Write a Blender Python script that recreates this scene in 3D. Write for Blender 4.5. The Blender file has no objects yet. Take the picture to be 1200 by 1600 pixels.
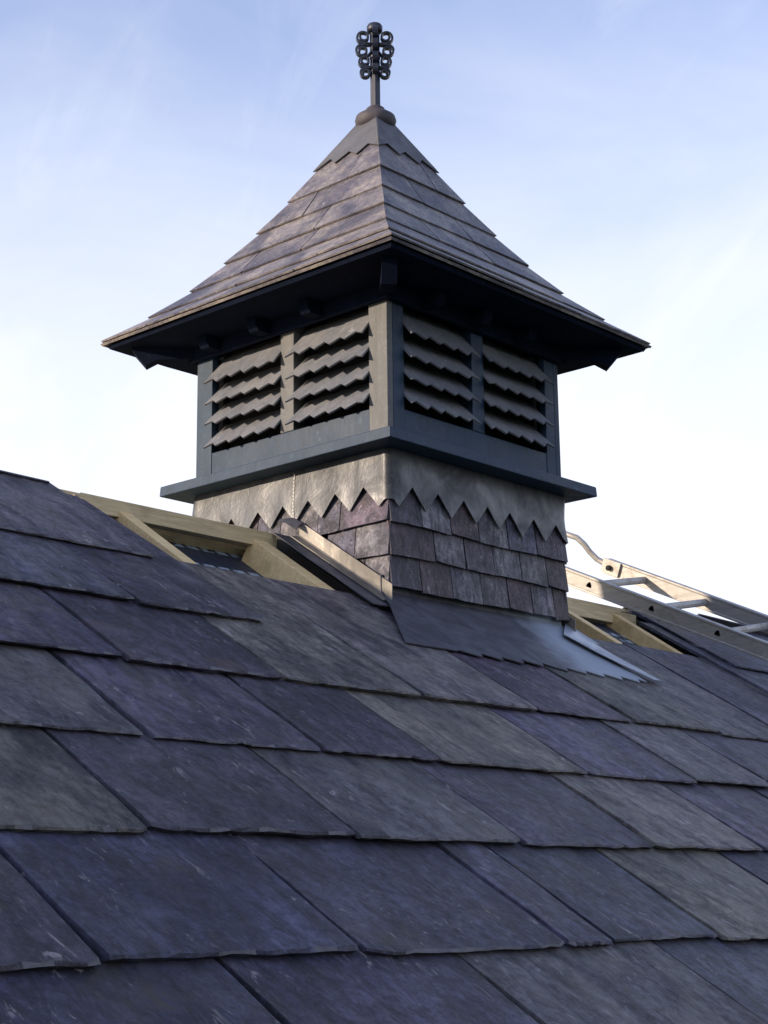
import bpy, bmesh, math, random
from mathutils import Vector, Matrix, noise
random.seed(11)
S = bpy.context.scene
COL = S.collection
PI = math.pi

# ------------------------------------------------------------------ camera
cd = bpy.data.cameras.new('camera'); cam = bpy.data.objects.new('camera', cd); COL.objects.link(cam)
yaw, pit, roll = 0.8323, 0.2340, -0.0115
fw = Vector((math.sin(yaw)*math.cos(pit), math.cos(yaw)*math.cos(pit), math.sin(pit)))
rt = Vector((math.cos(yaw), -math.sin(yaw), 0)); up = rt.cross(fw)
r2 = rt*math.cos(roll)+up*math.sin(roll); u2 = -rt*math.sin(roll)+up*math.cos(roll)
m = Matrix((r2, u2, -fw)).transposed().to_4x4(); m.translation = Vector((-3.4099, -3.1202, -1.0027))
cam.matrix_world = m
cd.sensor_fit = 'VERTICAL'; cd.sensor_height = 36.0; cd.sensor_width = 27.0
cd.lens = 2574.8*36/1600; cd.clip_start = 0.05; cd.clip_end = 5000
S.camera = cam

# ------------------------------------------------------------------ light
SUN_EL = math.radians(13.5)
SUN_DIR = Vector((-math.cos(SUN_EL)*math.cos(0.42), math.cos(SUN_EL)*math.sin(0.42), math.sin(SUN_EL)))   # towards the sun
ld = bpy.data.lights.new('sun', 'SUN'); ld.energy = 3.2; ld.angle = math.radians(1.5); ld.color = (1.0, 0.80, 0.58)
sun = bpy.data.objects.new('sun', ld); COL.objects.link(sun)
sun.rotation_euler = SUN_DIR.to_track_quat('Z', 'Y').to_euler(); sun.location = (-8, 0, 8)

W = bpy.data.worlds.new('World'); S.world = W; W.use_nodes = True
nt = W.node_tree; nt.nodes.clear()
def N(t, tree=None, **k):
    n = (tree or nt).nodes.new(t)
    for a, b in k.items(): setattr(n, a, b)
    return n
sky = N('ShaderNodeTexSky', sky_type='NISHITA', sun_disc=False)
sky.sun_elevation = SUN_EL; sky.sun_rotation = math.atan2(SUN_DIR.x, SUN_DIR.y)
sky.air_density = 1.0; sky.dust_density = 0.3; sky.ozone_density = 2.0
tc = N('ShaderNodeTexCoord')
sep = N('ShaderNodeSeparateXYZ'); nt.links.new(tc.outputs['Generated'], sep.inputs[0])
mp = N('ShaderNodeMapping'); mp.inputs['Scale'].default_value = (1.6, 1.6, 4.2); mp.inputs['Location'].default_value = (3.1, 0.4, 0.2)
nt.links.new(tc.outputs['Generated'], mp.inputs['Vector'])
nz = N('ShaderNodeTexNoise'); nz.inputs['Scale'].default_value = 1.7; nz.inputs['Detail'].default_value = 7; nz.inputs['Roughness'].default_value = 0.55; nz.inputs['Distortion'].default_value = 0.5
nt.links.new(mp.outputs[0], nz.inputs['Vector'])
# thin high cloud thickens towards the horizon: amount = noise + haze(elevation)
el = N('ShaderNodeMapRange'); el.interpolation_type = 'SMOOTHSTEP'
el.inputs['From Min'].default_value = 0.58; el.inputs['From Max'].default_value = 0.235; el.inputs['To Min'].default_value = 0.09; el.inputs['To Max'].default_value = 0.85
nt.links.new(sep.outputs['Z'], el.inputs['Value'])
ad = N('ShaderNodeMath', operation='ADD'); nt.links.new(el.outputs[0], ad.inputs[0])
nm = N('ShaderNodeMapRange'); nm.inputs['From Min'].default_value = 0.35; nm.inputs['From Max'].default_value = 0.7; nm.inputs['To Max'].default_value = 0.28
nt.links.new(nz.outputs['Fac'], nm.inputs['Value']); nt.links.new(nm.outputs[0], ad.inputs[1]); ad.use_clamp = True
mx = N('ShaderNodeMix', data_type='RGBA')
ad2 = N('ShaderNodeMath', operation='ADD'); ad2.use_clamp = True; nt.links.new(ad.outputs[0], ad2.inputs[0]); nt.links.new(ad2.outputs[0], mx.inputs['Factor']); 
wb = N('ShaderNodeMix', data_type='RGBA', blend_type='MULTIPLY'); wb.inputs['Factor'].default_value = 1.0; wb.inputs['B'].default_value = (1.06, 0.97, 1.16, 1)
nt.links.new(sky.outputs[0], wb.inputs['A']); nt.links.new(wb.outputs['Result'], mx.inputs['A'])
# faint mares' tails
mp2 = N('ShaderNodeMapping'); mp2.inputs['Rotation'].default_value = (0.5, 0.6, 0.2); mp2.inputs['Scale'].default_value = (9.0, 2.2, 3.0)
nt.links.new(tc.outputs['Generated'], mp2.inputs['Vector'])
nw = N('ShaderNodeTexNoise'); nw.inputs['Scale'].default_value = 1.6; nw.inputs['Detail'].default_value = 8; nw.inputs['Roughness'].default_value = 0.6; nw.inputs['Distortion'].default_value = 0.9
nt.links.new(mp2.outputs[0], nw.inputs['Vector'])
wr = N('ShaderNodeMapRange'); wr.inputs['From Min'].default_value = 0.54; wr.inputs['From Max'].default_value = 0.76; wr.inputs['To Max'].default_value = 0.15
nt.links.new(nw.outputs['Fac'], wr.inputs['Value'])
mx.inputs['B'].default_value = (3.8, 3.9, 4.25, 1)
nt.links.new(wr.outputs[0], ad2.inputs[1])
bg = N('ShaderNodeBackground'); bg.inputs['Strength'].default_value = 0.14
nt.links.new(mx.outputs['Result'], bg.inputs['Color'])
out = N('ShaderNodeOutputWorld'); nt.links.new(bg.outputs[0], out.inputs[0])
S.view_settings.view_transform = 'Standard'; S.view_settings.look = 'None'
S.view_settings.exposure = 1.0; S.view_settings.gamma = 1.0; S.view_settings.use_curve_mapping = False

# ------------------------------------------------------------------ materials
class Mat:
    def __init__(s, name, rough=0.6, metal=0.0, spec=0.5):
        s.m = bpy.data.materials.new(name); s.m.use_nodes = True; s.t = s.m.node_tree
        s.b = s.t.nodes['Principled BSDF']
        s.b.inputs['Roughness'].default_value = rough; s.b.inputs['Metallic'].default_value = metal
        s.b.inputs['Specular IOR Level'].default_value = spec
    def n(s, t, **k): return N(t, s.t, **k)
    def l(s, a, b): s.t.links.new(a, b)
    def coord(s, scale=(1, 1, 1), rot=(0, 0, 0), rnd=True, kind='Object'):
        tc = s.n('ShaderNodeTexCoord'); v = tc.outputs[kind]
        if rnd:
            oi = s.n('ShaderNodeObjectInfo'); mu = s.n('ShaderNodeVectorMath', operation='MULTIPLY_ADD')
            cb = s.n('ShaderNodeCombineXYZ')
            for i in range(3): s.l(oi.outputs['Random'], cb.inputs[i])
            s.l(cb.outputs[0], mu.inputs[0]); mu.inputs[1].default_value = (37.1, 71.3, 13.7); s.l(v, mu.inputs[2]); v = mu.outputs[0]
        mp = s.n('ShaderNodeMapping'); mp.inputs['Scale'].default_value = scale; mp.inputs['Rotation'].default_value = rot
        s.l(v, mp.inputs['Vector']); return mp.outputs[0]
    def noise(s, v, scale, detail=5, rough=0.6, dist=0.0):
        z = s.n('ShaderNodeTexNoise'); z.inputs['Scale'].default_value = scale; z.inputs['Detail'].default_value = detail
        z.inputs['Roughness'].default_value = rough; z.inputs['Distortion'].default_value = dist; s.l(v, z.inputs['Vector']); return z.outputs['Fac']
    def ramp(s, f, stops):
        r = s.n('ShaderNodeValToRGB'); e = r.color_ramp.elements
        while len(e) > 1: e.remove(e[-1])
        e[0].position = stops[0][0]; c = stops[0][1]; e[0].color = (*c, 1) if len(c) == 3 else c
        for p, c in stops[1:]:
            q = e.new(p); q.color = (*c, 1) if len(c) == 3 else c
        s.l(f, r.inputs[0]); return r.outputs[0]
    def mr(s, f, a, b, c=0.0, d=1.0):
        q = s.n('ShaderNodeMapRange'); q.inputs['From Min'].default_value = a; q.inputs['From Max'].default_value = b
        q.inputs['To Min'].default_value = c; q.inputs['To Max'].default_value = d; s.l(f, q.inputs['Value']); return q.outputs[0]
    def mix(s, f, a, b, mode='MIX'):
        q = s.n('ShaderNodeMix', data_type='RGBA', blend_type=mode)
        for x, k in ((f, 'Factor'), (a, 'A'), (b, 'B')):
            if isinstance(x, (int, float)): q.inputs[k].default_value = x
            elif isinstance(x, tuple): q.inputs[k].default_value = (*x, 1)
            else: s.l(x, q.inputs[k])
        return q.outputs['Result']
    def math(s, op, a, b):
        q = s.n('ShaderNodeMath', operation=op)
        for i, x in enumerate((a, b)):
            if isinstance(x, (int, float)): q.inputs[i].default_value = x
            else: s.l(x, q.inputs[i])
        return q.outputs[0]
    def col(s, c):
        if isinstance(c, tuple): s.b.inputs['Base Color'].default_value = (*c, 1)
        else: s.l(c, s.b.inputs['Base Color'])
    def rough(s, f): s.l(f, s.b.inputs['Roughness'])
    def bump(s, f, strength, dist=0.01):
        q = s.n('ShaderNodeBump'); q.inputs['Strength'].default_value = strength; q.inputs['Distance'].default_value = dist
        s.l(f, q.inputs['Height']); s.l(q.outputs[0], s.b.inputs['Normal'])

def slate_mat(name, k=1.0, streak=1.0, scale=1.0, rot=0.5, lich=1.0, rough=(0.42, 0.7), bump=0.9, con=1.0):
    """old quarried slate: tint comes from each slate's own object colour"""
    M = Mat(name)
    oi = M.n('ShaderNodeObjectInfo')
    v1 = M.coord((1, 1, 1)); vs = M.coord((2.3*scale, 0.85*scale, 2.0), (0, 0, rot))
    big = M.noise(v1, 4.0*scale, 5, 0.62, 0.5)
    st = M.noise(vs, 11, 9, 0.76, 0.5)
    st2 = M.noise(vs, 40, 7, 0.76, 0.5)
    fine = M.noise(v1, 170*scale, 3, 0.7)
    med = M.noise(v1, 46*scale, 8, 0.84, 0.3)
    mul = lambda c, t: M.mix(1.0, c, t, 'MULTIPLY')
    c = mul(oi.outputs['Color'], M.mix(M.mr(big, 0.40, 0.60), (0.50, 0.49, 0.57), (1.45, 1.40, 1.28)))
    lo, hi = 1-0.64*con, 1+0.75*con
    c = M.mix(M.mr(st, 0.42, 0.59), mul(c, (lo, lo, lo*1.15)), mul(c, (hi, hi*0.97, hi*0.92)))
    c = M.mix(M.mr(med, 0.44, 0.58, 0.0, 0.8), c, mul(c, (0.40, 0.40, 0.46)))
    # each slate is weathered to its own degree: lichen bloom, scuffs along the grain, crusty flecks
    own = oi.outputs['Alpha']          # lichen cover of this slate
    ow2 = M.math('FRACT', M.math('MULTIPLY', oi.outputs['Random'], 7.31), 0.0)
    pat = M.mr(M.noise(M.coord((1.5*scale, 0.8*scale, 1), (0, 0, rot)), 5.5, 5, 0.62, 0.7), 0.45, 0.58)
    ol = M.math('MULTIPLY', M.math('MULTIPLY', pat, M.mr(st2, 0.40, 0.56, 0.25, 1.0)), M.math('MULTIPLY', own, 0.95*lich))
    c = M.mix(ol, c, (0.175*k, 0.168*k, 0.152*k))
    c = M.mix(M.math('MULTIPLY', M.mr(st2, 0.56, 0.70, 0, 0.8*streak), ow2), c, (0.19*k, 0.18*k, 0.215*k))
    br = M.math('MULTIPLY', M.mr(M.noise(v1, 5.5*scale, 4, 0.6, 0.8), 0.60, 0.70), M.mr(med, 0.40, 0.55))
    c = M.mix(M.math('MULTIPLY', br, 0.5*lich), c, (0.10*k, 0.070*k, 0.055*k))
    vf = M.coord((2.6*scale, 0.9*scale, 2.0), (0, 0, rot+0.12))
    sc = M.math('MULTIPLY', M.mr(M.noise(vf, 18, 6, 0.75, 0.8), 0.585, 0.65), M.mr(M.noise(v1, 6*scale, 3), 0.50, 0.60))
    c = M.mix(M.math('MULTIPLY', sc, 0.85), c, (0.33*k, 0.315*k, 0.34*k))
    vg = M.coord((1.6, 0.8, 1.0), (0, 0, rot))
    fl = M.math('MULTIPLY', M.mr(M.noise(vg, 52*scale, 3, 0.6, 0.5), 0.66, 0.69), M.mr(M.noise(v1, 8*scale, 2), 0.50, 0.58))
    c = M.mix(M.math('MULTIPLY', fl, 0.6), c, (0.34*k, 0.33*k, 0.32*k))
    M.col(c)
    M.rough(M.mr(med, 0.3, 0.7, rough[0], rough[1]))
    rv = M.noise(M.coord((1.5*scale, 0.8*scale, 1), (0, 0, rot)), 6, 6, 0.62, 0.3)       # riven ledges
    lay = M.math('SNAP', rv, 0.07)
    h = M.math('ADD', M.math('ADD', M.math('ADD', M.math('MULTIPLY', lay, 2.2), M.math('MULTIPLY', st, 0.8)), M.math('MULTIPLY', st2, 0.45)), M.math('ADD', M.math('MULTIPLY', med, 0.6), M.math('MULTIPLY', fine, 0.18)))
    M.bump(h, bump, 0.008/scale)
    return M.m
def plain(name, c, rough=0.7, k=0.3, sc=8):
    M = Mat(name, rough); f = M.noise(M.coord((1, 1, 1)), sc, 4); M.col(M.mix(f, tuple(x*(1-k) for x in c), tuple(x*(1+k) for x in c))); return M.m
SLATE = slate_mat('roof_slate')
RIM = plain('broken_slate_edge', (0.105, 0.104, 0.122), 0.8, 0.7, 70)
SLATE_S = slate_mat('small_slate', 0.95, 0.7, 2.4, 0.2, 0.6)
SLATE_C = slate_mat('cupola_slate', 1.0, 0.3, 1.3, 0.2, 0.3, (0.32, 0.55), 0.35, 0.3)

def lead_mat(name, base, dark, rough=0.42, metal=0.55, spots=1.0):
    M = Mat(name, rough, metal)
    v = M.coord((1, 1, 1), rnd=False); vv = M.coord((7, 7, 1.2), rnd=False)
    a = M.noise(v, 9, 6, 0.65, 0.6); b = M.noise(vv, 5, 5, 0.7, 0.4); f = M.noise(v, 90, 4, 0.7)
    c = M.mix(M.mr(a, 0.35, 0.68), dark, base)
    c = M.mix(M.mr(b, 0.45, 0.75, 0, 0.5*spots), c, tuple(x*0.5 for x in dark))
    c = M.mix(M.mr(f, 0.62, 0.74, 0, 0.45), c, tuple(min(1, x*1.7) for x in base))
    M.col(c); M.rough(M.mr(a, 0.3, 0.7, rough+0.15, rough-0.1)); M.bump(M.math('ADD', a, M.math('MULTIPLY', f, 0.25)), 0.35, 0.006)
    return M.m
LEAD = lead_mat('dressed_lead', (0.122, 0.127, 0.138), (0.040, 0.043, 0.052), 0.38, 0.55)
LEAD_APRON = lead_mat('dull_lead', (0.098, 0.102, 0.130), (0.036, 0.037, 0.052), 0.6, 0.05)
def pale_end(mat):  # blends the base colour paler and bluer towards the right and lower edge
    t = mat.node_tree; b = t.nodes['Principled BSDF']; src = b.inputs['Base Color'].links[0].from_socket
    M = Mat.__new__(Mat); M.m = mat; M.t = t; M.b = b
    v = M.coord((1, 1, 1), rnd=False); sp = M.n('ShaderNodeSeparateXYZ'); M.l(v, sp.inputs[0])
    e = M.math('ADD', sp.outputs['X'], M.math('MULTIPLY', M.noise(v, 12, 5, 0.65), 0.16))
    e = M.math('ADD', e, M.math('MULTIPLY', sp.outputs['Y'], -0.45))
    M.col(M.mix(M.mr(e, 0.37, 0.50, 0.0, 0.9), src, (0.29, 0.34, 0.43)))
pale_end(LEAD_APRON)
LEAD_NEW = lead_mat('new_lead', (0.33, 0.37, 0.44), (0.22, 0.25, 0.31), 0.36, 0.5, 0.4)
LEAD_PALE = lead_mat('pale_lead', (0.24, 0.225, 0.205), (0.12, 0.115, 0.11), 0.5, 0.25, 0.5)
LEAD_CAP = lead_mat('cap_lead', (0.125, 0.128, 0.145), (0.08, 0.083, 0.098), 0.6, 0.15, 0.4)

def paint_mat(name, a, b, rough=0.45, spec=0.3):
    M = Mat(name, rough, 0.0, spec)
    v = M.coord((1, 1, 1)); n1 = M.noise(v, 5, 6, 0.65, 0.4); n2 = M.noise(v, 60, 5, 0.75)
    vv = M.coord((1, 1, 0.10)); n3 = M.noise(vv, 34, 5, 0.7, 0.3); n4 = M.noise(v, 22, 6, 0.7, 0.5)
    c = M.mix(M.mr(n1, 0.35, 0.65), a, b); c = M.mix(M.mr(n3, 0.46, 0.70, 0, 0.5), c, tuple(x*0.55 for x in a))
    c = M.mix(M.mr(n2, 0.52, 0.74, 0, 0.45), c, tuple(x*1.6 for x in b))
    c = M.mix(M.mr(n4, 0.64, 0.70, 0, 0.5), c, tuple(x*1.9+0.02 for x in b))
    M.col(c); M.rough(M.mr(n1, 0.3, 0.7, rough-0.08, rough+0.12)); M.bump(M.math('ADD', n2, n3), 0.25, 0.003); return M.m
PAINT = paint_mat('grey_blue_paint', (0.015, 0.034, 0.068), (0.024, 0.047, 0.084), 0.55)
SUNLIT = paint_mat('sunlit_paint', (0.092, 0.098, 0.108), (0.132, 0.136, 0.142), 0.6)  # paler copy of the frame paint, with patchy sunlight put into its colour
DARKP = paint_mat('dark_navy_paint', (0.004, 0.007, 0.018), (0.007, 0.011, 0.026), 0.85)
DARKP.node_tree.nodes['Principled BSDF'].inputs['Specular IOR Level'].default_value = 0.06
RINGP = paint_mat('ring_paint', (0.050, 0.045, 0.058), (0.070, 0.064, 0.078), 0.55)
IRON = paint_mat('iron_paint', (0.016, 0.020, 0.038), (0.026, 0.031, 0.055), 0.32)
BLADE = paint_mat('blade_slate', (0.120, 0.132, 0.162), (0.175, 0.180, 0.200), 0.6)

def wood_mat(name, a, b):
    M = Mat(name, 0.65)
    v = M.coord((1.2, 16, 16)); g = M.noise(v, 6, 5, 0.6, 0.8); f = M.noise(M.coord((1, 1, 1)), 11, 3)
    c = M.mix(M.mr(g, 0.35, 0.7), a, b); c = M.mix(M.mr(f, 0.55, 0.75, 0, 0.5), c, tuple(x*0.55 for x in a))
    M.col(c); M.bump(g, 0.3, 0.003); return M.m
WOOD = wood_mat('sawn_pine', (0.66, 0.47, 0.22), (0.80, 0.63, 0.36))
WOOD2 = wood_mat('dusty_pine', (0.46, 0.36, 0.21), (0.66, 0.54, 0.34))

def mem_mat():
    M = Mat('membrane', 0.5)
    v = M.coord((1, 1, 1), rnd=False)
    br = M.n('ShaderNodeTexBrick'); br.offset = 0.37; br.inputs['Scale'].default_value = 1.0
    br.inputs['Brick Width'].default_value = 0.05; br.inputs['Row Height'].default_value = 0.036; br.inputs['Mortar Size'].default_value = 0.008
    br.inputs['Mortar Smooth'].default_value = 0.1
    br.inputs['Color1'].default_value = (1, 1, 1, 1); br.inputs['Color2'].default_value = (1, 1, 1, 1); br.inputs['Mortar'].default_value = (0, 0, 0, 1)
    M.l(v, br.inputs['Vector'])
    sp = M.n('ShaderNodeSeparateXYZ'); M.l(v, sp.inputs[0])
    band = M.math('LESS_THAN', M.math('FRACT', M.math('MULTIPLY', sp.outputs['Y'], 5.0), 0.0), 0.62)
    f = M.math('MULTIPLY', M.math('MULTIPLY', br.outputs['Color'], band), M.mr(M.noise(v, 30, 2), 0.36, 0.46))
    M.col(M.mix(f, (0.018, 0.026, 0.05), (0.30, 0.40, 0.50))); M.bump(M.noise(v, 14, 3), 0.4, 0.02); return M.m
MEMB = mem_mat()
def alu_mat():
    M = Mat('aluminium', 0.45, 0.45)
    v = M.coord((14, 1, 14)); a = M.noise(v, 6, 5, 0.7); b = M.noise(M.coord((1, 1, 1)), 16, 5, 0.7, 0.5)
    c = M.mix(M.mr(a, 0.3, 0.7), (0.30, 0.30, 0.31), (0.44, 0.43, 0.42)); c = M.mix(M.mr(b, 0.52, 0.72, 0, 0.55), c, (0.24, 0.20, 0.15))
    M.col(c); M.rough(M.mr(b, 0.3, 0.7, 0.35, 0.6)); return M.m
ALU = alu_mat()
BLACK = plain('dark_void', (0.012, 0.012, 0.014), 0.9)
WALL = plain('render_wall', (0.5, 0.48, 0.44), 0.9, 0.12)
GRASS = plain('grass_ground', (0.06, 0.085, 0.03), 0.95, 0.4, 0.3)
OLDW = plain('old_boards', (0.03, 0.026, 0.022), 0.9)
SOLDER = plain('solder', (0.62, 0.60, 0.56), 0.4)

# ------------------------------------------------------------------ helpers
def link(name, me, mat, parent=None):
    o = bpy.data.objects.new(name, me); COL.objects.link(o)
    if mat and not me.materials: me.materials.append(mat)
    if parent: o.parent = parent
    return o
def pyd(name, v, f, mat, parent=None, smooth=False):
    me = bpy.data.meshes.new(name); me.from_pydata([tuple(q) for q in v], [], f)
    bm = bmesh.new(); bm.from_mesh(me); bmesh.ops.recalc_face_normals(bm, faces=bm.faces); bm.to_mesh(me); bm.free()
    if smooth: me.polygons.foreach_set('use_smooth', [True]*len(me.polygons))
    return link(name, me, mat, parent)
def empty(name, loc, label, cat, group=None):
    o = bpy.data.objects.new(name, None); COL.objects.link(o); o.location = loc; o.empty_display_size = 0.1
    o['label'] = label; o['category'] = cat
    if group: o['group'] = group
    return o
def bevel(o, w, seg=2):
    b = o.modifiers.new('bevel', 'BEVEL'); b.width = w; b.segments = seg; b.limit_method = 'ANGLE'; b.angle_limit = math.radians(40); return o
BF = [(0, 3, 2, 1), (4, 5, 6, 7), (0, 1, 5, 4), (1, 2, 6, 5), (2, 3, 7, 6), (3, 0, 4, 7)]
def hexa(name, b, t, mat, parent, bev=0.0):
    """bottom quad, top quad -> solid"""
    o = pyd(name, list(b)+list(t), BF, mat, parent)
    return bevel(o, bev) if bev else o
def box(name, x0, x1, y0, y1, z0, z1, mat, parent, bev=0.0):
    return hexa(name, [(x0, y0, z0), (x1, y0, z0), (x1, y1, z0), (x0, y1, z0)], [(x0, y0, z1), (x1, y0, z1), (x1, y1, z1), (x0, y1, z1)], mat, parent, bev)
def prism(name, poly, vec, mat, parent, bev=0.0):
    n = len(poly); v = [Vector(p) for p in poly]; w = [p+Vector(vec) for p in v]
    f = [tuple(range(n)), tuple(range(2*n-1, n-1, -1))]+[(i, (i+1) % n, n+(i+1) % n, n+i) for i in range(n)]
    o = pyd(name, v+w, f, mat, parent); return bevel(o, bev) if bev else o
def tube(name, pts, r, mat, parent, seg=12, cap=True):
    P = [Vector(p) for p in pts]; v = []; f = []; prev = None
    for i, p in enumerate(P):
        t = (P[min(i+1, len(P)-1)]-P[max(i-1, 0)]).normalized()
        a = prev if prev else (Vector((0, 0, 1)) if abs(t.z) < 0.9 else Vector((1, 0, 0)))
        a = (a-t*a.dot(t)).normalized(); b = t.cross(a); prev = a
        for k in range(seg):
            q = 2*PI*k/seg; v.append(p+(a*math.cos(q)+b*math.sin(q))*r)
        if i:
            for k in range(seg): f.append(((i-1)*seg+k, (i-1)*seg+(k+1) % seg, i*seg+(k+1) % seg, i*seg+k))
    if cap: f.append(tuple(range(seg))); f.append(tuple(range(len(v)-seg, len(v))))
    return pyd(name, v, f, mat, parent, True)
def lathe(name, prof, mat, parent, seg=40, c=(0, 0)):
    v = []; f = []
    for r, z in prof:
        for k in range(seg): q = 2*PI*k/seg; v.append((c[0]+r*math.cos(q), c[1]+r*math.sin(q), z))
    for i in range(len(prof)-1):
        for k in range(seg): f.append((i*seg+k, i*seg+(k+1) % seg, (i+1)*seg+(k+1) % seg, (i+1)*seg+k))
    f.append(tuple(range(seg))); f.append(tuple(range(len(v)-seg, len(v))))
    return pyd(name, v, f, mat, parent, True)

T = 0.65537; TH = math.atan(T); CT, ST = math.cos(TH), math.sin(TH)
def rp(x, y, h=0.0):           # point on the near slope (y<0 horizontally from the ridge), h along its normal
    return Vector((x, y-ST*h, y*T+CT*h))

# ------------------------------------------------------------------ ground and house
g = pyd('ground', [(-1500, -1500, -7), (1500, -1500, -7), (1500, 1500, -7), (-1500, 1500, -7)], [(0, 1, 2, 3)], GRASS); g['kind'] = 'structure'
house = empty('house', (0, 0, -7), 'old house with a large dark purple slate roof and open ridge under repair', 'house')
HI = Matrix.Translation((0, 0, 7))       # children are modelled in scene coordinates
def under_house(o): o.parent = house; o.matrix_parent_inverse = HI; return o
# roof boarding of the near slope, left open along the ridge either side of the cupola
def slab(x0, x1, y0, y1, h0, h1):
    return [rp(x0, y0, h0), rp(x1, y0, h0), rp(x1, y1, h0), rp(x0, y1, h0)], [rp(x0, y0, h1), rp(x1, y0, h1), rp(x1, y1, h1), rp(x0, y1, h1)]
v = []; f = []
for (x0, x1, y0, y1) in ((-6, 6, -3.9, -0.46), (-6, -1.24, -0.46, -0.012), (-0.40, 0.45, -0.46, -0.012), (1.22, 6, -0.46, -0.012)):
    b, t = slab(x0, x1, y0, y1, -0.062, -0.040); k = len(v); v += b+t; f += [tuple(i+k for i in q) for q in BF]
slope = under_house(pyd('roof_slope', v, f, OLDW)); slope['label'] = 'near roof slope of large dark slates'
back = under_house(hexa('back_slope', [(-6, 0.012, -0.09), (6, 0.012, -0.09), (6, 3.9, -3.9*T-0.09), (-6, 3.9, -3.9*T-0.09)],
            [(-6, 0.012, -0.03), (6, 0.012, -0.03), (6, 3.9, -3.9*T-0.03), (-6, 3.9, -3.9*T-0.03)], WOOD2, None))
under_house(box('front_wall', -5.8, 5.8, -3.7, -3.4, -7, -2.55, WALL, None)); under_house(box('back_wall', -5.8, 5.8, 3.4, 3.7, -7, -2.55, WALL, None))
for x in (-5.8, 5.5):
    under_house(prism('gable_wall', [(x, -3.39, -7), (x, 3.39, -7), (x, 3.39, -2.5), (x, 0, -0.22), (x, -3.39, -2.5)], (0.3, 0, 0), WALL, None))

# --- large slates, one by one
SL_T = 0.0085
TILT = 0.041
def slate(x0, x1, yt, L, col, kind, parent, rnd, jag=1.0, thick=None, lift=0.0, turn=0.0, chip=None):
    th = thick or rnd.uniform(0.0090, 0.0128); w = x1-x0; xc = (x0+x1)/2
    gap = rnd.uniform(0.0030, 0.0058); tl_, tr_ = rnd.choice((0, 0, 0.004, 0.010)), rnd.choice((0, 0, 0.003, 0.007))
    nb, ns = 21, 8; out = []
    for i in range(nb):                                   # tail edge, left to right
        t = i/(nb-1); x = -w/2+gap+tl_+(w-2*gap-tl_-tr_)*t
        y = (noise.noise(Vector((xc*7+t*9, yt*5, 1.7)))*0.0035+rnd.uniform(-1, 1)*0.0016)*jag
        if i in (0, nb-1): y += rnd.choice((0.001, 0.003, 0.007))
        elif rnd.random() < 0.12: y += rnd.uniform(0.001, 0.004)*jag
        if chip:
            for (cx, cw, ch) in chip: y += ch*max(0, 1-abs(t-cx)/cw)
        out.append((x, y))
    for i in range(1, ns):
        t = i/(ns-1); out.append((w/2-gap-tr_*max(0, 1-2.2*t)+rnd.uniform(-1, 1)*0.0034*jag, L*t))
    for i in range(ns-1, 0, -1):
        t = i/(ns-1); out.append((-w/2+gap+tl_*max(0, 1-2.2*t)+rnd.uniform(-1, 1)*0.0034*jag, L*t))
    n = len(out); vv = []
    for k, (x, y) in enumerate(out): vv.append((x, y+(rnd.uniform(0.004, 0.009) if k < nb else 0), -th))
    for k, (x, y) in enumerate(out):                      # dressed arris: the edge is split ragged, the top is set in from it
        if k < nb: vv.append((x, y-0.001, -th*rnd.uniform(0.22, 0.42)))
        else: vv.append((x, y, -th*0.15))
    for k, (x, y) in enumerate(out):
        inx = 0.0005*jag
        if k < nb: yy = y+rnd.choice((0.0008, 0.0015, 0.003, 0.006))*jag
        else: yy = y
        vv.append((x-math.copysign(inx, x), yy, 0))
    f = [tuple(range(n-1, -1, -1))]
    for a in (0, n):
        for k in range(n): q = (k+1) % n; f.append((a+k, a+q, a+n+q, a+n+k))
    f.append(tuple(range(2*n, 3*n)))
    me = bpy.data.meshes.new('slate'); me.from_pydata(vv, [], f); me.materials.append(SLATE); me.materials.append(RIM)
    for k in range(nb-1):
        if noise.noise(Vector((xc*31+k*0.45, yt*17, 3.3)))+rnd.uniform(-0.25, 0.25) > 0.12: me.polygons[1+n+k].material_index = 1
    o = bpy.data.objects.new('slate', me); COL.objects.link(o)
    p = rp(xc, yt, lift)
    o.matrix_world = Matrix.Translation(p) @ Matrix.Rotation(TH-TILT+rnd.uniform(-0.003, 0.003), 4, 'X') @ Matrix.Rotation(rnd.uniform(-0.0022, 0.0022), 4, 'Y') @ Matrix.Rotation(turn, 4, 'Z')
    mw = o.matrix_world.copy()
    o.parent = parent; o.matrix_basis = mw
    lv = {PUR: 0.35, BLU: 0.30, NAV: 0.10, DRK: 0.12, OLI: 0.85, GRY: 0.5, PLU: 0.15, PAL: 0.8}[kind]
    o.color = (*col, min(1, lv*rnd.uniform(0.7, 1.2))); return o
PUR = (0.068, 0.061, 0.116); BLU = (0.056, 0.062, 0.114); NAV = (0.043, 0.045, 0.098); DRK = (0.040, 0.037, 0.066); OLI = (0.096, 0.091, 0.092); GRY = (0.082, 0.081, 0.106); PLU = (0.064, 0.048, 0.090)
PAL = (0.130, 0.122, 0.130)
TINTS = [PUR, BLU, NAV, PUR, GRY, PLU, OLI, BLU]
FULL = 0.635
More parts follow.
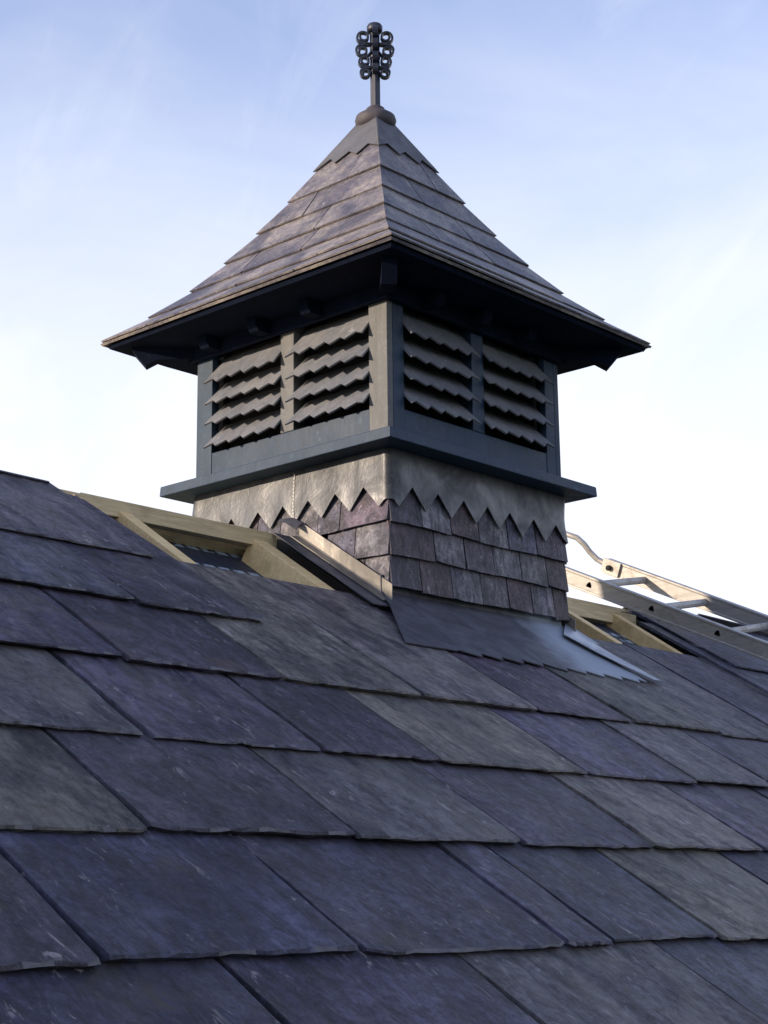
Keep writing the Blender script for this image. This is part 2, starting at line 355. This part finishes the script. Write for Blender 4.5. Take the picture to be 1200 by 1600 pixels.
# tail y, slate length, joints seen in the photograph (left to right), tints between them (None = random)
ROWS = [
 (-2.360, FULL, [], []),
 (-2.114, FULL, [], []),
 (-1.868, FULL, [-2.46, -2.046, -1.622, -1.122, -0.70], [NAV, NAV, GRY, BLU]),
 (-1.622, FULL, [-2.66, -2.226, -1.806, -1.369, -1.246, -0.935, -0.52], [DRK, NAV, NAV, BLU, BLU, OLI]),
 (-1.376, FULL, [-2.36, -1.962, -1.558, -1.149, -0.744, -0.352, 0.05], [OLI, DRK, GRY, PUR, PAL, PUR]),
 (-1.132, FULL, [-2.13, -1.770, -1.388, -1.079, -0.621, -0.203, 0.14, 0.56], [GRY, PUR, DRK, PAL, PUR, GRY, PUR]),
 (-0.890, 0.655, [-2.02, -1.622, -1.243, -0.850, -0.445, -0.07, 0.322, 0.725, 1.13, 1.50], [PUR, DRK, PAL, PAL, PLU, OLI, GRY, BLU, GRY]),
 (-0.648, FULL, [-2.20, -1.80, -1.404, -1.055, None, 1.155, 1.56, 1.95], [BLU, BLU, PUR, None, None, BLU, NAV]),
 (-0.402, 0.465, [-2.36, -1.96, -1.56, -1.150, None, 1.235, 1.62, 2.02], [GRY, PUR, GRY, None, None, NAV, BLU]),
]
CHIPS = {(-1.376, 1): [(0.55, 0.25, 0.004)], (-1.622, 2): [(0.02, 0.06, 0.012)], (-1.376, 3): [(0.93, 0.06, 0.012)]}
rs = random.Random(5)
for (yt, L, joints, tints) in ROWS:
    seq = []
    if not joints:
        x = -3.3+rs.uniform(0, 0.3)
        while x < 1.2:
            w = rs.uniform(0.36, 0.46); seq.append((x, x+w, rs.choice(TINTS), None)); x += w
    else:
        x = joints[0]
        while x > -3.2:
            w = rs.uniform(0.36, 0.44); seq.append((x-w, x, rs.choice(TINTS), None)); x -= w
        for i in range(len(joints)-1):
            if joints[i] is None or joints[i+1] is None: continue
            seq.append((joints[i], joints[i+1], tints[i] or rs.choice(TINTS), CHIPS.get((yt, i))))
        x = joints[-1]
        while x < 3.4:
            w = rs.uniform(0.36, 0.44); seq.append((x, x+w, rs.choice(TINTS), None)); x += w
    for (a, b, c, ch) in seq:
        j = 0.70+0.36*rs.random()
        cc = tuple(q*j*(1+rs.uniform(-0.06, 0.06)) for q in c)
        slate(a, b, yt+rs.uniform(-0.007, 0.007), 0.715 if abs(b+1.055) < 1e-6 else L, cc, c, slope, rs, 1.0, lift=rs.uniform(0.0, 0.0045), turn=0.045 if abs(b+1.055) < 1e-6 else rs.uniform(-0.005, 0.005), chip=ch)
# slates of the far slope that stick up past the ridge
for (x0, x1, z) in ((-2.02, -1.62, -0.027), (-1.61, -1.17, -0.030), (1.25, 1.66, -0.008), (1.67, 2.05, -0.006), (2.06, 2.5, -0.008)):
    me_o = pyd('slate', [(x0, -0.018, z+0.009), (x1, -0.018, z+0.004), (x1, 0.42, -0.42*T+0.006), (x0, 0.42, -0.42*T+0.006),
                         (x0, -0.022, z+0.004), (x1, -0.022, z+0.000), (x1, 0.42, -0.42*T+0.001), (x0, 0.42, -0.42*T+0.001)], BF, SLATE)
    me_o.parent = back; me_o.color = (*rs.choice([BLU, PUR, GRY]), 0.3)
# carpentry in the open strips
under_house(box('ridge_board', -1.10, -0.462, -0.050, -0.014, -0.088, -0.046, WOOD2, None, 0.002))
under_house(box('ridge_board', 0.470, 1.22, -0.050, -0.014, -0.104, -0.062, WOOD2, None, 0.002))
for (x0, x1) in ((-0.985, -0.945), (-0.545, -0.492), (0.735, 0.775), (1.085, 1.125)):
    under_house(hexa('rafter', *slab(x0, x1, -0.62, -0.060, -0.150, -0.034), WOOD, None, 0.002))
under_house(hexa('membrane', *slab(-1.6, -0.40, -0.62, -0.02, -0.104, -0.100), MEMB, None)); under_house(hexa('membrane', *slab(0.40, 1.6, -0.62, -0.02, -0.084, -0.080), MEMB, None))

# ------------------------------------------------------------------ cupola
cup = empty('roof_cupola', (0, 0, 0), 'square louvred roof cupola with slate pyramid roof and iron finial on the ridge', 'cupola')
A, SL, BS, EV = 0.375, 0.4483, 0.3774, 0.5757
rc = random.Random(3)
# base
core = box('base_core', -0.352, 0.352, -0.352, 0.352, -0.30, 0.143, DARKP, cup)
def rotk(k, x, y):        # face k: 0 front (-y), 1 left (-x), 2 back, 3 right ; local x runs left to right seen from outside
    return [(x, y), (y, -x), (-x, -y), (-y, x)][k]
BT = [(0.058, 0.048, 0.082), (0.088, 0.084, 0.118), (0.056, 0.060, 0.104), (0.110, 0.112, 0.142), (0.060, 0.044, 0.066), (0.040, 0.037, 0.066), (0.098, 0.104, 0.138)]
ROWZ = [(0.060, -0.050, [-0.257, -0.139, -0.021, 0.107, 0.234]), (-0.030, -0.134, [-0.204, -0.080, 0.041, 0.162, 0.282]), (-0.114, -0.222, [-0.262, -0.137, -0.014, 0.101, 0.207, 0.31])]
for k in (0, 1, 2, 3):
    for (zt, zb, js) in ROWZ:
        if k: js = [j+rc.uniform(-0.03, 0.03) for j in js]
        xs = [-0.379]+js+[0.379]
        for i in range(len(xs)-1):
            x0, x1 = xs[i]+rc.uniform(0.001, 0.0028), xs[i+1]-rc.uniform(0.001, 0.0028)
            if k in (1, 3):      # these faces are cut by the roof slope
                ends = [rotk(k, x, -BS)[1] for x in (x0, x1)]
                if max(-abs(e)*T for e in ends) > zt: continue
                if min(-abs(e)*T for e in ends) > zb+0.06 and False: continue
            jl, jr = rc.uniform(-0.004, 0.004), rc.uniform(-0.004, 0.004); o_ = rc.uniform(0, 0.0030)
            pts = []
            n = 5
            low = [(x0+(x1-x0)*q/(n-1), zb+(jl*(1-q/(n-1))+jr*q/(n-1))+rc.uniform(-0.0012, 0.0012)) for q in range(n)]
            outer = [(x, z, -(BS+0.006+o_)) for x, z in low]+[(x1, zt, -(BS-0.006)), (x0, zt, -(BS-0.006))]
            inner = [(x, z, -(BS-0.001+o_)) for x, z in low]+[(x1, zt, -(BS-0.011)), (x0, zt, -(BS-0.011))]
            P = []
            for (x, z, d) in outer+inner:
                a, b = rotk(k, x, d); P.append((a, b, z))
            nn = n+2
            o = pyd('slate', P, [tuple(range(nn)), tuple(range(2*nn-1, nn-1, -1))]+[(q, (q+1) % nn, nn+(q+1) % nn, nn+q) for q in range(nn)], SLATE_S, core)
            c = rc.choice(BT); j = rc.uniform(0.8, 1.25); o.color = (*(q*j for q in c), 0.22)

# lead apron dressed round the base, toothed lower edge
def zig(s, k):
    pk = {0: [-0.297, -0.195, -0.090, 0.011, 0.109, 0.219, 0.322], 1: [-0.322, -0.209, -0.100, -0.002, 0.094, 0.196, 0.298]}.get(k, [-0.3+0.1*i for i in range(7)])
    best = min(abs(s-p) for p in pk)
    z = 0.050-1.12*best
    if abs(s) > 0.352: z = max(z, 0.004)
    return max(z, -0.012)
def keyx(k):
    pk = {0: [-0.297, -0.195, -0.090, 0.011, 0.109, 0.219, 0.322], 1: [-0.322, -0.209, -0.100, -0.002, 0.094, 0.196, 0.298]}.get(k, [-0.3+0.1*i for i in range(7)])
    ks = [-0.368, -0.352]
    for i, p in enumerate(pk):
        ks.append(p)
        if i < len(pk)-1:
            q = pk[i+1]; ks += [p+(q-p)*0.25, (p+q)/2, p+(q-p)*0.75]
    ks += [0.352, 0.368]; return sorted(ks)
RL = 0.3850; CR = 0.018; NV = 7
per = []
for k in (1, 0, 3, 2):
    for s in keyx(k): per.append((rotk(k, s, -RL), zig(s, k), k))
    c0 = rotk(k, RL-CR, -(RL-CR))
    for q in (0.2, 0.4, 0.6, 0.8):
        ang = q*PI/2; lx, ly = math.sin(ang)*CR, -math.cos(ang)*CR
        d = rotk(k, RL-CR+lx, -(RL-CR)+ly); per.append((d, 0.006, k))
vv = []; ff = []; n = len(per)
for (p, zb, k) in per:
    ztop = 0.1425
    for i in range(NV):
        t = i/(NV-1); z = zb+(ztop-zb)*t
        nrm = Vector((p[0], p[1], 0)); nrm = Vector((math.copysign(1, p[0]) if abs(p[0]) > 0.36 else 0, math.copysign(1, p[1]) if abs(p[1]) > 0.36 else 0, 0)).normalized()
        d = 0.0016*noise.noise(Vector((p[0]*12, p[1]*12, z*12)))+0.0008*noise.noise(Vector((p[0]*40, p[1]*40, z*30)))
        corner = abs(p[0]) > 0.36 and abs(p[1]) > 0.36
        if corner: d += 0.0025*math.sin(t*6+p[0]*5)
        d -= 0.006*t
        vv.append((p[0]+nrm.x*d, p[1]+nrm.y*d, z))
for i in range(n):
    j = (i+1) % n
    for q in range(NV-1): ff.append((i*NV+q, j*NV+q, j*NV+q+1, i*NV+q+1))
ap = pyd('lead_apron', vv, ff, LEAD, cup, True); sm = ap.modifiers.new('thick', 'SOLIDIFY'); sm.thickness = 0.0032; sm.offset = 1; es = ap.modifiers.new('rim', 'EDGE_SPLIT'); es.split_angle = math.radians(35)
for i in range(13):
    z = 0.012+i*0.0098
    lathe('seam_weld', [(0.0005, z-0.0046), (0.0018, z-0.003), (0.0024, z), (0.0018, z+0.003), (0.0005, z+0.0046)], SOLDER, ap, 8, (-0.3885+0.004*i/12, -0.040+rc.uniform(-0.001, 0.001)))

# sill boards, mitred
for k in range(4):
    q = lambda x, y, z: (*rotk(k, x, y), z)
    o, i_ = SL, 0.355
    hexa('sill', [q(-o, -o, 0.1438), q(o, -o, 0.1438), q(i_, -i_, 0.1438), q(-i_, -i_, 0.1438)], [q(-o+0.002, -o+0.002, 0.1733), q(o-0.002, -o+0.002, 0.1733), q(i_, -i_, 0.1765), q(-i_, -i_, 0.1765)], PAINT, cup, 0.002)
# posts, mullions, rails
ZT = 0.62
for k in range(4):
    def fb(name, x0, x1, d0, d1, z0, z1, mat, par, bev=0.002):
        c = [rotk(k, *p) for p in ((x0, -d1), (x1, -d1), (x1, -d0), (x0, -d0))]
        return hexa(name, [(*p, z0) for p in c], [(*p, z1) for p in c], mat, par, bev)
    # corner post boards of this face: the side faces lap over the ends of the front and back ones
    for sg in (-1, 1):
        lap = A if k in (1, 3) else A-0.0225
        xa, xb = sorted((sg*lap, sg*(A-0.066)))
        wm = SUNLIT if (k == 1 and sg == 1) else PAINT  # near board of the left face has sunlight painted into its tone
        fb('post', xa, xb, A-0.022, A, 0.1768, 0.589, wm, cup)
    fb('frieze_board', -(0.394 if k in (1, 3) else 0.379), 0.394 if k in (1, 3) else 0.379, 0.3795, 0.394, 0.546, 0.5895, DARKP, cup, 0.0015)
    fb('bottom_rail', -0.3088, 0.3088, 0.335, A-0.0015, 0.177, 0.262, PAINT, cup)
    fb('top_rail', -0.3088, 0.3088, 0.335, A-0.002, 0.575, 0.62, PAINT, cup)
    fb('mullion', -0.026, 0.026, 0.330, A-0.0005, 0.2625, 0.5745, SUNLIT if k == 1 else PAINT, cup)  # left-face mullion gets the same painted sunlight
    for (x0, x1) in ((-0.308, -0.0265), (0.0265, 0.308)):
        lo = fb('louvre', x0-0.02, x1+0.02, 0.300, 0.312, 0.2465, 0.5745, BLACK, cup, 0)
        for i in range(5):
            zt = 0.268+0.0635*i+rc.uniform(-0.002, 0.002)
            last = i == 4
            if last: continue
            top_h = 0.086 if i < 3 else 0.098
            nT = 5; W_ = x1-x0; ex = 0.004
            lo_pts = []; hi_pts = []
            for q in range(nT*2+1):
                t = q/(nT*2); x = x0-ex+(W_+2*ex)*t
                z = zt+(0.016 if q % 2 else 0.0)+rc.uniform(-0.002, 0.002)
                if q in (0, nT*2): z += 0.006
                fr = (z-zt)/top_h
                lo_pts.append((x, 0.410-0.080*fr+rc.uniform(-0.0015, 0.0015), z))
                hi_pts.append((x0+W_*t, 0.330, zt+top_h+rc.uniform(-0.002, 0.002)))
            tk = 0.005; P = []
            for (x, d, z) in lo_pts+hi_pts: P.append((*rotk(k, x, -d), z))
            for (x, d, z) in lo_pts+hi_pts: P.append((*rotk(k, x, -(d-tk)), z-0.002))
            m_ = nT*2+1; F = []
            for q in range(m_-1):
                F += [(q, q+1, m_+q+1, m_+q), (2*m_+q+1, 2*m_+q, 3*m_+q, 3*m_+q+1), (q+1, q, 2*m_+q, 2*m_+q+1), (m_+q, m_+q+1, 3*m_+q+1, 3*m_+q)]
            F += [(0, m_, 3*m_, 2*m_), (m_-1, 2*m_-1, 4*m_-1, 3*m_-1)]
            pyd('louvre_blade', P, F, BLADE, lo)

# cupola roof: sprocketed pyramid
PROF = [(0.043, 1.305), (0.130, 1.160), (0.191, 1.058), (0.2555, 0.955), (0.3235, 0.859), (0.3945, 0.771), (0.480, 0.690), (0.5757, 0.616)]
v = []; f = []
for (t, z) in PROF:
    t -= 0.017; z -= 0.006
    v += [(-t, -t, z), (t, -t, z), (t, t, z), (-t, t, z)]
for i in range(len(PROF)-1):
    for k in range(4): f.append((i*4+k, i*4+(k+1) % 4, i*4+4+(k+1) % 4, i*4+4+k))
f += [(0, 1, 2, 3), tuple(range(len(v)-4, len(v)))]
deck = pyd('cupola_roof', v, f, DARKP, cup)
CT_ = [(0.172, 0.164, 0.170), (0.186, 0.175, 0.176), (0.158, 0.152, 0.164), (0.180, 0.172, 0.172), (0.164, 0.155, 0.162)]
def face_slab(k, tl, zl, tu, zu, xa, xb, th, mat, col, name, par, jit=0.0):
    """slate on face k between lower (tl,zl) and upper (tu,zu), x from xa to xb, mitred at the hips"""
    sl = Vector((tl-tu, zl-zu)); nrm = Vector((-sl.y, sl.x)); nrm.normalize()
    if nrm.x < 0: nrm = -nrm
    nb = 6; pts = []
    for q in range(nb):
        x = max(-tl, min(tl, xa))+(min(tl, xb)-max(-tl, xa))*q/(nb-1)
        e = rc.uniform(-1, 1)*0.0018
        pts.append((x, tl+e*0.7, zl-e*0.6))
    pts.append((min(tu, xb), tu, zu)); pts.append((max(-tu, xa), tu, zu))
    P = []
    for (x, t, z) in pts: P.append((*rotk(k, x, -t), z))
    for (x, t, z) in pts:
        t2, z2 = t-nrm.x*th, z-nrm.y*th
        x2 = math.copysign(min(abs(x), t2), x); P.append((*rotk(k, x2, -t2), z2))
    n = len(pts)
    o = pyd(name, P, [tuple(range(n)), tuple(range(2*n-1, n-1, -1))]+[(q, (q+1) % n, n+(q+1) % n, n+q) for q in range(n)], mat, par)
    if col: o.color = (*col, 0.35)
    return o
for k in range(4):
    for i in range(1, len(PROF)-1):
        tl, zl = PROF[i+1]; tu, zu = PROF[i]
        d = Vector((tl-tu, zl-zu)).normalized()
        nrm = Vector((-d.y, d.x))
        tu2, zu2 = tu-d.x*0.02-nrm.x*0.007, zu-d.y*0.02-nrm.y*0.007
        if i == 1: tu2, zu2 = tu-d.x*0.085-0.004, zu-d.y*0.085-0.002
        wdt = 2*tl; npc = max(2, round(wdt/0.30))
        js = []
        for q in range(1, npc):
            x = -tl+wdt*(q+(0.22 if i % 2 else -0.22))/npc+rc.uniform(-0.02, 0.02)
            js.append(max(-tu*0.86, min(tu*0.86, x)))
        xs = [-9]+js+[9]
        for a, b in zip(xs[:-1], xs[1:]):
            c = rc.choice(CT_); j = rc.uniform(0.88, 1.15); e = rc.uniform(-0.001, 0.001)
            face_slab(k, tl+e, zl+e, tu2, zu2, a+0.0022 if a > -9 else a, b-0.0022 if b < 9 else b, 0.0048, SLATE_C, tuple(q*j for q in c), 'slate', deck)
    # under-eaves course and tilting fillet below it
    face_slab(k, 0.5765, 0.6055, 0.485, 0.672, -9, 9, 0.007, SLATE_C, CT_[k], 'slate', deck)
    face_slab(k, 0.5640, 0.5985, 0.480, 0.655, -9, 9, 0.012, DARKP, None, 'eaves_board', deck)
# lead cap with toothed edge
for k in range(4):
    tu, zu = PROF[0]; tl, zl = PROF[1]
    pts = [(-tu, 0.0)]; nt_ = 3
    low = []
    for q in range(nt_*2+1):
        s = -1+2*q/(nt_*2)
        u = 1.0 if q % 2 == 0 else 0.80
        u += 0.03
        tt = tu+(tl-tu)*u; zz = zu+(zl-zu)*u
        low.append((s*tt, tt, zz))
    nrm = Vector((zu-zl, tl-tu)).normalized()*0.006
    P = []
    top = [(s*tu, tu, zu) for s in (1, -1)]
    for off in (0.0042, 0.001):
        for (x, t, z) in low+top:
            n2 = Vector((zu-zl, tl-tu)).normalized()*off; ex = math.copysign(min(abs(x)+ (n2.x if abs(abs(x)-t) < 1e-6 else 0), t+n2.x), x)
            P.append((*rotk(k, ex, -(t+n2.x)), z+n2.y))
    n = len(low)+2
    pyd('lead_cap', P, [tuple(range(n)), tuple(range(2*n-1, n-1, -1))]+[(q, (q+1) % n, n+(q+1) % n, n+q) for q in range(n)], LEAD_CAP, deck)
for (sx, sy) in ((-1, -1), (1, -1), (1, 1), (-1, 1)):
    tube('hip_roll', [(sx*0.040, sy*0.040, 1.312), (sx*0.088, sy*0.088, 1.2325), (sx*0.127, sy*0.127, 1.1675)], 0.0040, LEAD_CAP, deck, 8)
# soffit, rafter feet, hip feet
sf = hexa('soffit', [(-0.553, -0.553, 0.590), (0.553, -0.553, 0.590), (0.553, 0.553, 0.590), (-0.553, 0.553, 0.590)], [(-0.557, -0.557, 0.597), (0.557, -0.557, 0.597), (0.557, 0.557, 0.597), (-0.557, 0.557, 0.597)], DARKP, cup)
for k in range(4):
    for x in (-0.24, -0.04, 0.16) if k == 0 else (-0.269, -0.065, 0.139):
        c = lambda X, d, z: (*rotk(k, X, -d), z)
        prism('rafter_end', [c(x-0.018, 0.376, 0.589), c(x-0.018, 0.452, 0.589), c(x-0.018, 0.452, 0.566), c(x-0.018, 0.438, 0.552), c(x-0.018, 0.376, 0.552)], Vector((*rotk(k, 0.036, 0), 0)), DARKP, sf, 0.0015)
for (sx, sy) in ((-1, -1), (1, -1), (1, 1), (-1, 1)):
    dv = Vector((sx, sy, 0)); sd = Vector((-sy, sx, 0)).normalized()*0.02
    prof = [(0.378, 0.589), (0.512, 0.589), (0.503, 0.570), (0.481, 0.533), (0.457, 0.552), (0.378, 0.556)]
    prism('hip_rafter_end', [dv*a+Vector((0, 0, z))-sd for a, z in prof], sd*2, DARKP, sf)
# finial
fin = lathe('finial', [(0.052, 1.300), (0.060, 1.312), (0.0635, 1.326), (0.060, 1.338), (0.046, 1.348), (0.034, 1.353), (0.030, 1.357), (0.0285, 1.366), (0.024, 1.370), (0.0, 1.371)][:-1], RINGP, cup)
box('stem', -0.011, 0.011, -0.011, 0.011, 1.3705, 1.6250, IRON, fin, 0.0015)
lathe('finial_cap', [(0.006, 1.6255), (0.021, 1.6265), (0.0245, 1.631), (0.0245, 1.645), (0.021, 1.651), (0.008, 1.654)], IRON, fin, 24)
def ribbon(name, pts, wvec, th, mat, par):
    P = [Vector(p) for p in pts]; v = []; f = []; n = len(P); up_ = Vector(wvec).normalized()
    for i, p in enumerate(P):
        t = (P[min(i+1, n-1)]-P[max(i-1, 0)]).normalized(); nn = t.cross(up_)
        for a, b in ((-1, -1), (1, -1), (1, 1), (-1, 1)): v.append(p+Vector(wvec)*0.5*a+nn*th*0.5*b)
        if i:
            for k in range(4): f.append(((i-1)*4+k, (i-1)*4+(k+1) % 4, i*4+(k+1) % 4, i*4+k))
    f += [(0, 1, 2, 3), tuple(range(4*n-4, 4*n))]
    return pyd(name, v, f, mat, par)
for k in range(4):
    dr = Vector((*rotk(k, -1, -1), 0)).normalized(); sv = Vector((*rotk(k, 1, -1), 0)).normalized()*0.017
    for (d, z, R0, updn) in ((0.035, 1.608, 0.0205, 1), (0.039, 1.562, 0.0195, -1), (0.032, 1.526, 0.0180, 1), (0.029, 1.486, 0.0165, -1)):
        pts = []
        # leaves the stem, curls outwards and winds in on itself
        pts.append(dr*0.010+Vector((0, 0, z-updn*R0*1.15)))
        for q in range(25):
            a = -PI/2+q/24*2*PI*1.30; r = R0*(1.04-0.58*q/24)
            if q < 5: r = R0
            pts.append(dr*(d+math.cos(a)*r)+Vector((0, 0, z+updn*math.sin(a)*r)))
        ribbon('scroll', pts, sv, 0.0060, IRON, fin)
    ribbon('leaf', [dr*0.010+Vector((0, 0, 1.560)), dr*0.022+Vector((0, 0, 1.545)), dr*0.030+Vector((0, 0, 1.540))], sv*1.1, 0.004, IRON, fin)
lathe('finial_band', [(0.014, 1.535), (0.0165, 1.537), (0.0165, 1.546), (0.014, 1.548)], IRON, fin, 20)

# lead work where the cupola meets the roof
def sheet(name, rows, mat, par, th=0.003, smooth=True):
    n = len(rows[0]); v = [p for r in rows for p in r]
    f = [(i*n+j, i*n+j+1, (i+1)*n+j+1, (i+1)*n+j) for i in range(len(rows)-1) for j in range(n-1)]
    o = pyd(name, v, f, mat, par, smooth); s_ = o.modifiers.new('thick', 'SOLIDIFY'); s_.thickness = th; s_.offset = 0; e_ = o.modifiers.new('rim', 'EDGE_SPLIT'); e_.split_angle = math.radians(35)
    return o
# front apron: upstand behind the slates, cove, then down over the slates with a saw-toothed edge
rows = []
NX = 61
def saw(x):
    if x < -0.41: return -0.628-0.010*(x+0.60)
    ph = ((x+0.41)/0.083) % 1.0
    return -0.622-0.024*ph
for j, st in enumerate((0, 1, 2, 3, 4, 5, 6, 7, 8)):
    r = []
    for i in range(NX):
        t = i/(NX-1)
        xb = -0.392+0.760*t                      # at the base
        xl = -0.60+0.98*t                        # at the lower edge
        w = 0.0012*noise.noise(Vector((t*9, st*0.9, 4)))
        if st == 0: p = Vector((xb, -0.358, -0.190))
        elif st == 1: p = Vector((xb, -0.360, -0.232))
        elif st == 2: p = rp(xb-0.01*(1-t), -0.378, -0.002)
        else:
            q = (st-2)/6; x = xb+(xl-xb)*q; y = -0.378+(saw(xl)+0.378)*q
            p = rp(x, y, 0.007*(1-q)**3-0.0055+w)
        r.append(p)
    rows.append(r)
sheet('roof_apron', rows, LEAD_APRON, cup)
# overlapping fold at the right-hand corner
sheet('side_flashing', [[rp(0.376, -0.362, 0.010), rp(0.262, -0.440, 0.010), rp(0.300, -0.520, 0.008), rp(0.405, -0.636, 0.004)],
                        [rp(0.392, -0.350, 0.009), rp(0.345, -0.420, 0.009), rp(0.372, -0.510, 0.007), rp(0.440, -0.634, 0.004)],
                        [rp(0.425, -0.335, -0.002), rp(0.410, -0.400, -0.001), rp(0.420, -0.500, -0.001), rp(0.462, -0.630, 0.000)]], LEAD_NEW, cup, 0.0025)
for sx in (-1, 1):
    rr = []
    for q in range(12):
        y = -0.395+0.330*q/11; w = 0.0015*noise.noise(Vector((q*0.8, sx, 2)))
        rr.append([Vector((sx*(0.3885+w), y, y*T+0.040+w)), Vector((sx*(0.3895+w), y, y*T+0.002)), Vector((sx*0.393, y, y*T-0.003+w)), Vector((sx*(0.424+w*3), y, y*T-0.006))])
    sheet('side_soaker', rr, LEAD_PALE, cup, 0.003, False)
    sheet('soaker_flange', [[rp(sx*xx, -0.42+0.36*q/8, -0.010+0.0015*noise.noise(Vector((q, xx*30, sx)))) for xx in (0.395, 0.43, 0.455, 0.478)] for q in range(9)], LEAD_APRON, cup, 0.003)
    # small flap of lead left proud at the top of the soaker
    sheet('lead_flap', [[Vector((sx*0.391, -0.010, 0.012)), Vector((sx*0.391, -0.04, 0.010)), Vector((sx*0.392, -0.080, -0.012))],
                        [Vector((sx*0.408, -0.010, 0.008)), Vector((sx*0.408, -0.04, 0.005)), Vector((sx*0.408, -0.082, -0.020))],
                        [Vector((sx*0.420, -0.012, -0.002)), Vector((sx*0.422, -0.04, -0.006)), Vector((sx*0.420, -0.084, -0.034))]], LEAD_APRON, cup, 0.003)

# ------------------------------------------------------------------ roof ladder
LP = Vector((1.1285, 0.0743, 0.0462)); D1 = Vector((0.126, -0.897, -0.423)).normalized()
D2 = Vector((0.981, 0.049, 0.188)); D2 = (D2-D1*D1.dot(D2)).normalized(); D3 = D2.cross(D1)
if D3.z < 0: D3 = -D3
lad = empty('ladder', LP+D1*1.35, 'aluminium roof ladder lying over the ridge right of the cupola', 'ladder')
LI = Matrix.Translation(-(LP+D1*1.35))
def L(u, w, h): return LP+D1*u+D2*w+D3*h
def under_lad(o): o.parent = lad; o.matrix_parent_inverse = LI; return o
WL = 0.375; U0, U1 = -0.165, 1.35
def dpoly(u, w, r):
    return [L(u+r*x, w, r*y) for x, y in ((-0.8, -0.75), (0.8, -0.75), (0.95, -0.45), (0.75, 0.2), (0.3, 0.8), (0, 0.95), (-0.3, 0.8), (-0.75, 0.2), (-0.95, -0.45))]
for (w0, side) in ((0.0, 1), (WL, -1)):
    prof = [(0, -0.0285), (0, -0.0215), (0.0022, -0.0195), (0.0022, 0.0195), (0, 0.0215), (0, 0.0285), (0.024, 0.0285), (0.024, 0.0215), (0.0218, 0.0195), (0.0218, -0.0195), (0.024, -0.0215), (0.024, -0.0285)]
    ra = prism('rail', [L(U0, w0+a, h) for a, h in prof], D1*(U1-U0), ALU, None)
    cut = None; bmv = []; bmf = []
    for i in range(6):
        if side < 0: break
        p = dpoly(i*0.25, w0-0.01, 0.0110); q = [a+D2*0.030 for a in p]; k = len(bmv); n = len(p); bmv += p+q
        bmf += [tuple(k+j for j in range(n)), tuple(k+n+j for j in range(n-1, -1, -1))]+[(k+j, k+(j+1) % n, k+n+(j+1) % n, k+n+j) for j in range(n)]
    if bmv:
        ra.data.materials.append(BLACK)
        cut = pyd('cutter', bmv, bmf, BLACK)
        bo = ra.modifiers.new('holes', 'BOOLEAN'); bo.object = cut; bo.operation = 'DIFFERENCE'; bo.solver = 'EXACT'
        if hasattr(bo, 'material_mode'): bo.material_mode = 'TRANSFER'
        bpy.context.view_layer.update()
        me = bpy.data.meshes.new_from_object(ra.evaluated_get(bpy.context.evaluated_depsgraph_get()))
        ra.modifiers.clear(); ra.data = me; bpy.data.objects.remove(cut)
    bevel(ra, 0.0008); under_lad(ra)
for i in range(6):
    p = dpoly(i*0.25, 0.0235, 0.0135)
    under_lad(prism('rung', p, D2*(WL-0.023), ALU, None, 0.001))
hk = under_lad(tube('ridge_hook', [L(U0+0.05, WL+0.010, 0.004), L(U0-0.015, WL+0.010, 0.006), L(U0-0.045, WL+0.005, 0.012), L(U0-0.075, WL-0.005, 0.030), L(U0-0.100, WL-0.015, 0.052), L(U0-0.13, WL-0.025, 0.068), L(U0-0.18, WL-0.035, 0.070), L(U0-0.24, WL-0.04, 0.04), L(U0-0.27, WL-0.04, -0.03), L(U0-0.28, WL-0.04, -0.12)], 0.0105, ALU, None))
br = under_lad(hexa('hook_bracket', [L(U0-0.012, WL-0.008, -0.024), L(U0+0.062, WL-0.008, -0.024), L(U0+0.062, WL-0.001, -0.024), L(U0-0.012, WL-0.001, -0.024)], [L(U0-0.012, WL-0.008, 0.028), L(U0+0.062, WL-0.008, 0.028), L(U0+0.062, WL-0.001, 0.028), L(U0-0.012, WL-0.001, 0.028)], ALU, None, 0.001))
bt = under_lad(tube('bolt', [L(U0+0.022, WL-0.020, 0.0), L(U0+0.022, WL-0.007, 0.0)], 0.010, BLACK, None))
# stand-off feet that carry the lower end clear of the slates
for w in (0.012, WL+0.012):
    a = L(1.20, w, -0.027); d = a.z-a.y*T
    under_lad(tube('standoff', [a, a-Vector((0, 0, d*0.5)), a-Vector((0, 0, d+0.004))], 0.012, ALU, None))
